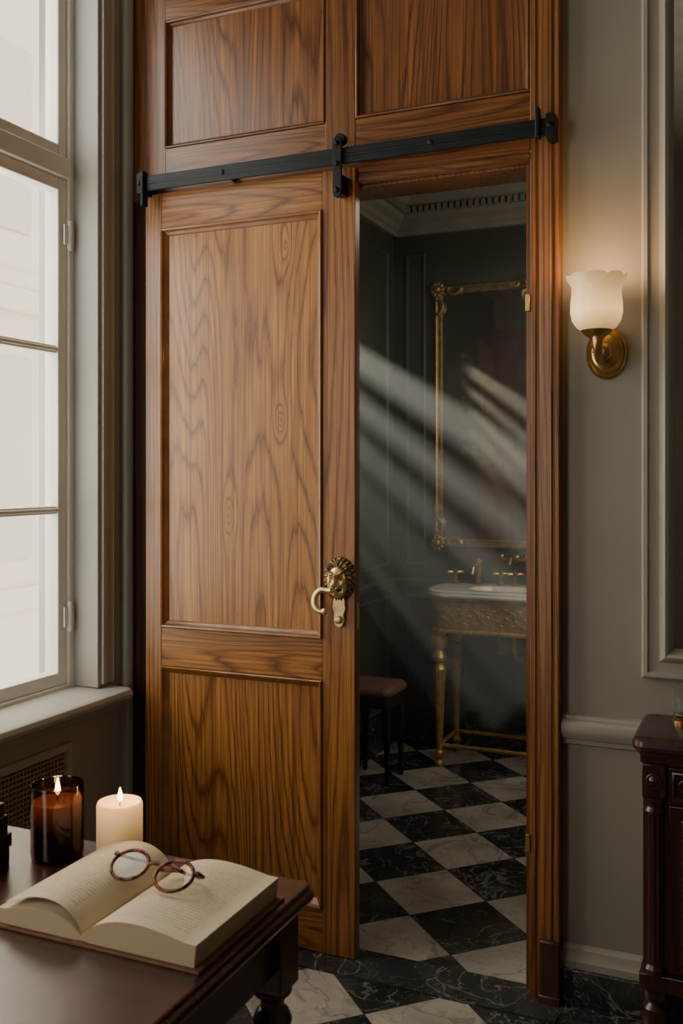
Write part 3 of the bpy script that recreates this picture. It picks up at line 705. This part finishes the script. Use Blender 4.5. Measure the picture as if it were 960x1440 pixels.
# ------------------------------------------------------------------ sconce
sx, sz = -.413, 1.835
SC = empty('wall_sconce', (sx, 0, sz - .08), label='brass wall sconce with a lit scalloped milk-glass shade', category='wall lamp')
mk('backplate', MB().lathe((sx, 0, sz), [(1, 0), (1, .006), (.90, .012), (.86, .010), (.74, .016), (.66, .028), (.45, .036), (.30, .050), (.22, .055)], 48, .056, .074, 'Y'), M_BRASS, SC, sharp=30)
pts = []
for i in range(24):
    t_ = i / 23; a = pi * 1.1 * t_
    pts.append((sx - .004, -.045 - .048 * (1 - cos(a)), sz - .004 - .030 * sin(a) * (1 - t_ * .3) + .030 * max(0, t_ - .55) * 2))
mk('arm', MB().tube(pts, [.015 - .004 * sin(pi * i / 23) for i in range(24)], 14).ball((sx, -.048, sz), .024, .02, .026), M_BRASS, SC)
px_, py_ = sx - .008, -.130
mk('shade_holder', MB().lathe((px_, py_, 0), [(.006, 1.820), (.012, 1.824), (.009, 1.832), (.017, 1.842), (.012, 1.850), (.020, 1.862), (.034, 1.872), (.042, 1.882), (.040, 1.884)], 32), M_BRASS, SC, sharp=30)
prof = [(.010, 1.874), (.034, 1.878), (.052, 1.890), (.064, 1.908), (.0685, 1.930), (.068, 1.955), (.0655, 1.978), (.0655, 1.996), (.070, 2.010), (.0785, 2.022), (.0795, 2.025),
        (.077, 2.0245), (.067, 2.010), (.0625, 1.996), (.0625, 1.978), (.065, 1.955), (.0655, 1.930), (.061, 1.910), (.049, 1.893), (.030, 1.882), (.006, 1.880)]
def rimf(j, a, r, h):
    t_ = max(0, (h - 1.99) / .035)
    s8 = abs(cos(4.5 * a)) ** .6
    return r * (1 + .03 * t_ * (s8 - .5)), h + .009 * t_ * (s8 - .6)
mk('lamp_shade', MB().lathe((px_, py_, 0), prof, 144, rim=rimf), M_SHADE, SC, sharp=70)
mk('bulb', MB().ball((px_, py_, 1.935), .020, .020, .028), emis('bulb', (1, .62, .30), 5), SC)

# ------------------------------------------------------------------ cabinet
CB = empty('cabinet', (.10, -.16, 0), label='dark mahogany side cabinet with fluted columns and carved drawer', category='cabinet')
cx0, cx1, cy0, cy1, cz = -.285, .50, -.285, -.035, .85
mk('cabinet_top', slab(MB(), -.31, .53, -.315, -.035, .03, [(.016, .805), (.012, .812), (.004, .818), (.0, .828), (.002, .840), (.010, .848), (.014, .85)]), M_MAH, CB, sharp=30)
mk('body', B(cx0, cx1, cy0 + .012, cy1, .22, .806).box(cx0 - .008, cx1 + .008, cy0 - .004, cy1, .22, .262).box(cx0 - .006, cx1 + .006, cy0 - .002, cy1, .782, .806), M_MAH, CB, bevel=.003)
for x in (cx0 + .028, cx1 - .028):
    fl = MB()
    fl.lathe((x, cy0 + .016, 0), [(.028, .262), (.028, .275), (.022, .285), (.024, .30), (.024, .655), (.028, .665), (.022, .675), (.028, .69), (.028, .70)], 60,
             rim=lambda j, a, r, h: (r * (1 - .08 * (abs(sin(a * 6)) > .6) * (.29 < h < .66)), h))
    mk('fluted_column', fl, M_MAH, CB, sharp=25)
    mk('carved_block', B(x - .028, x + .028, cy0 - .010, cy0 + .02, .70, .782).lathe((x, cy0 - .010, .741), [(.020, 0), (.020, .004), (.013, .003), (.008, .008), (.002, .009)], 20, axis='Y'), M_MAH, CB, bevel=.002)
DW = mk('drawer', MB().box(cx0 + .062, cx1 - .062, cy0, cy0 + .03, .69, .775).ring((cx0 + .07, cy0, .698), (1, 0, 0), (0, 0, 1), (0, -1, 0), cx1 - cx0 - .14, .07, [(0, 0), (0, .006), (.005, .008), (.010, .001)]), M_MAH, CB, bevel=.001)
for i in range(9):
    xx = cx0 + .10 + i * .07
    mk('carved_scroll', MB().tube([(xx + .022 * (1 - q / 16) * cos(q * .5), cy0 - .003, .733 + .02 * (1 - q / 16) * sin(q * .5)) for q in range(16)], .003, 6), M_MAH, DW)
mk('knob', MB().lathe(((cx0 + cx1) / 2, cy0, .733), [(.006, 0), (.006, .012), (.014, .018), (.014, .024), (.006, .030)], 20, axis='Y'), M_BRASS, DW)
for (a, c) in ((cx0 + .062, .105), (.11, cx1 - .062)):
    mk('cabinet_door', MB().box(a, c, cy0 + .002, cy0 + .02, .27, .682).ring((a + .03, cy0 + .002, .30), (1, 0, 0), (0, 0, 1), (0, -1, 0), c - a - .06, .352, [(0, 0), (0, .008), (.006, .012), (.012, .008), (.016, 0)]), M_MAH, CB, bevel=.002)
for (x, y) in ((cx0 + .028, cy0 + .02), (cx1 - .028, cy0 + .02), (cx0 + .028, cy1 - .03), (cx1 - .028, cy1 - .03)):
    mk('foot', MB().lathe((x, y, 0), [(.014, 0), (.020, .006), (.022, .02), (.014, .035), (.016, .06), (.026, .11), (.034, .15), (.030, .175), (.018, .188), (.030, .20), (.032, .222)], 24), M_MAH, CB, sharp=30)
GH = empty('glass_candle_holder', (-.206, -.105, .85), label='clear glass candle holder on a small brass base', category='candle holder')
mk('brass_base', MB().lathe((-.206, -.105, .85), [(.026, 0), (.026, .004), (.014, .008), (.022, .012), (.024, .014)], 28), M_BRASS, GH, sharp=30)
mk('glass_cup', MB().lathe((-.206, -.105, .85), [(.022, .014), (.024, .020), (.024, .09), (.0225, .09), (.0225, .022), (.004, .020)], 32), M_GL, GH, sharp=40)

# ------------------------------------------------------------------ table
TB = empty('table', (-1.4, -1.75, 0), label='dark red-brown mahogany writing table with turned legs', category='table')
tx0, tx1, ty0, ty1 = -1.96, -.755, -2.25, -1.170
mk('table_top', slab(MB(), tx0, tx1, ty0, ty1, .03, [(.022, .712), (.016, .716), (.004, .722), (0, .730), (.002, .738), (.008, .742), (.010, .748), (.013, .750)]), M_TAB, TB, sharp=25)
am = MB().box(tx0 + .06, tx1 - .05, ty1 - .065, ty1 - .045, .61, .713).box(tx0 + .06, tx1 - .05, ty0 + .045, ty0 + .065, .61, .713)
am.box(tx1 - .065, tx1 - .045, ty0 + .05, ty1 - .05, .61, .713).box(tx0 + .045, tx0 + .065, ty0 + .05, ty1 - .05, .61, .713)
mk('apron', am, M_MAH, TB, bevel=.003)
lp = [(.014, 0), (.020, .01), (.022, .03), (.016, .05), (.018, .10), (.026, .25), (.034, .42), (.036, .46), (.026, .475), (.020, .485), (.032, .50), (.036, .515), (.030, .53), (.020, .54), (.024, .555), (.036, .565), (.036, .575)]
for (x, y) in ((tx1 - .065, ty1 - .065), (tx0 + .065, ty1 - .065), (tx1 - .065, ty0 + .065), (tx0 + .065, ty0 + .065)):
    mk('leg', MB().lathe((x, y, 0), lp, 28).box(x - .036, x + .036, y - .036, y + .036, .575, .713), M_MAH, TB, sharp=30, bevel=.003)

# open book
BK = empty('open_book', (-1.0, -1.41, .750), label='thick old hardcover book lying open with printed cream pages', category='book')
gx, yA, yB = -1.0, -1.545, -1.275
def half(sgn, wd, thick):
    n = 24; top = []
    for i in range(n + 1):
        t_ = i / n
        h = .008 + (thick - .008) * (1 - exp(-t_ * 7)) + .010 * sin(pi * min(1, t_ * 1.1)) - .004 * t_ * t_
        top.append((gx + sgn * wd * t_, .7555 + h))
    poly = top + [(gx + sgn * (wd - .003), .7555), (gx, .7555)]
    m = MB(); m.prism(poly, yA, yB, 'Y'); return m
mk('page_block', half(1, .213, .038), M_PAGE, BK, sharp=35)
mk('page_block', half(-1, .170, .028), M_PAGE, BK, sharp=35)
n = 20; vs = []; fs = []
for i in range(n + 1):
    t_ = i / n; x = gx - .002 - .155 * t_; z = .7555 + .013 + .033 * (1 - exp(-t_ * 7)) + .012 * sin(pi * t_) - .012 * t_ * t_
    vs += [(x, yA + .004, z), (x, yB - .003, z + .001)]
fs = [(2 * i, 2 * i + 1, 2 * i + 3, 2 * i + 2) for i in range(n)]
mk('loose_page', MB().add(vs, fs), M_PAGE, BK)
cv = MB().box(gx + .012, gx + .222, yA - .007, yB + .007, .7502, .7550).box(gx - .178, gx - .012, yA - .007, yB + .007, .7502, .7550)
cv.prism([(gx - .014, .7502), (gx + .014, .7502), (gx + .014, .7550), (gx + .006, .757), (gx - .006, .757), (gx - .014, .7550)], yA - .007, yB + .007, 'Y')
mk('cover', cv, M_BCOVER, BK, bevel=.001)

# eyeglasses
GX, GY, GZ = -.962, -1.436, .8085
EG = empty('eyeglasses', (GX, GY, GZ), label='round tortoiseshell reading glasses resting on the open book', category='glasses')
gs = 1.24
def T(p):
    tilt = radians(58)
    x, y, z = (q * gs for q in p)
    y2 = y * cos(tilt) + z * sin(tilt); z2 = z * cos(tilt)
    rz = radians(-6)
    return Vector((GX + x * cos(rz) - y2 * sin(rz), GY + x * sin(rz) + y2 * cos(rz), GZ + z2))
fm = MB(); ln = []
C40 = [2 * pi * i / 40 for i in range(40)]
for s_ in (-1, 1):
    cc = (s_ * .039, 0, .025)
    fm.tube([T((cc[0] + .0295 * cos(a), 0, cc[2] + .0235 * sin(a))) for a in C40], .0033, 10, closed=True)
    lm = MB(); lm.add([T((cc[0] + .0285 * cos(a), 0, cc[2] + .0225 * sin(a))) for a in C40], [list(range(40))])
    ln.append(lm)
fm.tube([T((-.012, 0, .030)), T((-.005, -.001, .036)), T((.005, -.001, .036)), T((.012, 0, .030))], .0032, 10)
for s_ in (-1, 1): fm.tube([T((s_ * .066, 0, .034)), T((s_ * .073, .002, .036))], .0044, 10)
mk('frame', fm, M_TORT, EG)
for lm in ln: mk('lens', lm, M_LENS, EG)
a0 = T((.073, .002, .036)); b0 = T((-.073, .002, .036))
mk('temple', MB().tube([a0, a0 + Vector((.005, .006, -.007)), Vector((a0.x - .015, a0.y + .028, GZ + .004)), Vector((a0.x - .065, a0.y + .040, GZ + .003)), Vector((a0.x - .10, a0.y + .032, GZ + .003))], [.0034, .003, .0028, .0032, .0038], 8), M_TORT, EG)
mk('temple', MB().tube([b0, b0 + Vector((-.004, .006, -.005)), Vector((b0.x + .03, b0.y + .018, GZ + .010)), Vector((b0.x + .10, b0.y + .022, GZ + .010)), Vector((b0.x + .125, b0.y + .015, GZ + .006))], [.0034, .003, .0028, .0032, .0038], 8), M_TORT, EG)

# candles
def flame(x, y, z, par, h=.028):
    mk('wick', MB().tube([(x, y, z - .006), (x + .001, y, z + .004), (x + .002, y, z + .009)], .0012, 8), M_WICK, par)
    mk('flame', MB().lathe((x + .001, y, z + .003), [(.0005, 0), (.0035, h * .12), (.0052, h * .3), (.0045, h * .5), (.0026, h * .75), (.0003, h)], 16), M_FLAME, par)
jx, jy = -1.272, -1.275
JC = empty('jar_candle', (jx, jy, .75), label='lit candle in a dark amber glass jar', category='candle')
mk('jar', MB().lathe((jx, jy, .75), [(.044, 0), (.049, .004), (.0505, .012), (.0505, .140), (.0500, .1435), (.0488, .1435), (.0480, .140), (.0480, .010), (.010, .008)], 64), M_AMBER, JC, sharp=50)
mk('wax', MB().lathe((jx, jy, .75), [(.044, .012), (.0472, .014), (.0472, .110), (.043, .111), (.006, .108)], 40), M_WAXD, JC, sharp=40)
flame(jx, jy, .867, JC, .034)
kx, ky = -1.165, -1.220
PC = empty('pillar_candle', (kx, ky, .75), label='short ivory pillar candle with a burning wick', category='candle')
mk('wax', MB().lathe((kx, ky, .75), [(.042, 0), (.0445, .003), (.0445, .100), (.042, .106), (.038, .106), (.032, .100), (.006, .097)], 48), M_WAX, PC, sharp=60)
flame(kx, ky, .852, PC)

zz = .75
for i, (w, d, h, rx) in enumerate(((.20, .15, .036, 0), (.19, .14, .026, .006), (.175, .145, .032, -.004), (.16, .12, .022, -.012))):
    x1 = -1.332 + rx; y0_, y1_ = -1.34 - d, -1.34
    BKk = empty('closed_book', (x1 - w / 2, (y0_ + y1_) / 2, zz), label='small dark leather-bound book in a stack on the table', category='book', group='stack of dark books')
    mk('cover', MB().box(x1 - w, x1, y0_, y1_, zz, zz + .003).box(x1 - w, x1, y0_, y1_, zz + h - .003, zz + h).box(x1 - .003, x1, y0_, y1_, zz + .003, zz + h - .003), M_BLKBOOK, BKk, bevel=.0012)
    mk('page_block', B(x1 - w + .004, x1 - .004, y0_ + .004, y1_ - .004, zz + .0032, zz + h - .0032), plain('old_paper', (.12, .09, .06), .8), BKk, smooth=False)
    zz += h

# ------------------------------------------------------------------ haze in bathroom
hm = bpy.data.materials.new('haze'); hm.use_nodes = True; t = hm.node_tree
for n_ in list(t.nodes):
    if n_.type != 'OUTPUT_MATERIAL': t.nodes.remove(n_)
vsn = N(t, 'ShaderNodeVolumeScatter'); vsn.inputs['Density'].default_value = .07; vsn.inputs['Anisotropy'].default_value = .0
vsn.inputs['Color'].default_value = (1, .99, .95, 1)
o_ = [n_ for n_ in t.nodes if n_.type == 'OUTPUT_MATERIAL'][0]; L(t, vsn.outputs[0], o_.inputs['Volume'])
mk('dusty_haze', B(BX0 + .025, -.55, .40, 1.70, .53, 2.40), hm, smooth=False, kind='stuff', label='thin dusty haze catching the light shafts in the bathroom', category='haze')

# ------------------------------------------------------------------ lights
def area(name, loc, rot, sx_, sy_, e, col):
    l = bpy.data.lights.new(name, 'AREA'); l.shape = 'RECTANGLE'; l.size = sx_; l.size_y = sy_; l.energy = e; l.color = col
    o = bpy.data.objects.new(name, l); o.location = loc; COL.objects.link(o)
    o.rotation_euler = (Vector(rot)).to_track_quat('-Z', 'Y').to_euler(); return o
area('window_daylight', (-2.5, -.85, 2.1), (1, -.1, -.2), 1.3, 2.4, 44, (1, .96, .90))
area('left_fill', (-1.95, -2.9, 1.7), (1, .95, -.15), 1.2, 2.0, 38, (1, .94, .85))  # fill lamp added out of view, no window stands here
def point(name, loc, e, col, r=.02):
    l = bpy.data.lights.new(name, 'POINT'); l.energy = e; l.color = col; l.shadow_soft_size = r
    o = bpy.data.objects.new(name, l); o.location = loc; COL.objects.link(o); return o
point('sconce_glow', (px_, py_, 2.04), 2.4, (1, .60, .28), .05)
point('jar_flame', (jx, jy, .905), .3, (1, .5, .2), .01)
point('pillar_flame', (kx, ky, .892), .4, (1, .5, .2), .01)
area('bathroom_fill', (-.30, 1.25, 2.0), (-.75, 1.0, -.75), .9, .9, 10, (1, .93, .80))
point('bathroom_high_fill', (-.4, 1.5, 2.75), 5, (1, .88, .70), .12)  # fill lamp added below the ceiling, no fixture there
sl = bpy.data.lights.new('sun_shaft', 'SPOT'); sl.energy = 26000; sl.color = (1, .98, .93); sl.spot_size = radians(58); sl.spot_blend = .3; sl.shadow_soft_size = .016
so = bpy.data.objects.new('sun_shaft', sl); so.location = (-2.9, .63, 2.88); COL.objects.link(so)
so.rotation_euler = Vector((.97, .22, -.90)).to_track_quat('-Z', 'Y').to_euler()

w = bpy.data.worlds.new('sky'); scene.world = w; w.use_nodes = True
bg = w.node_tree.nodes['Background']; bg.inputs[0].default_value = (1, .95, .87, 1); bg.inputs[1].default_value = 3.2

c = bpy.data.cameras.new('camera'); co = bpy.data.objects.new('camera', c); COL.objects.link(co)
co.location = (0, -2.8, 1.5); co.rotation_euler = (radians(90), 0, radians(23.6))
c.sensor_fit = 'VERTICAL'; c.sensor_height = 36; c.sensor_width = 24; c.lens = 34.3; c.shift_y = -55 / 1440
c.dof.use_dof = True; c.dof.focus_distance = 2.9; c.dof.aperture_fstop = 5.6
c.clip_start = .05
scene.camera = co
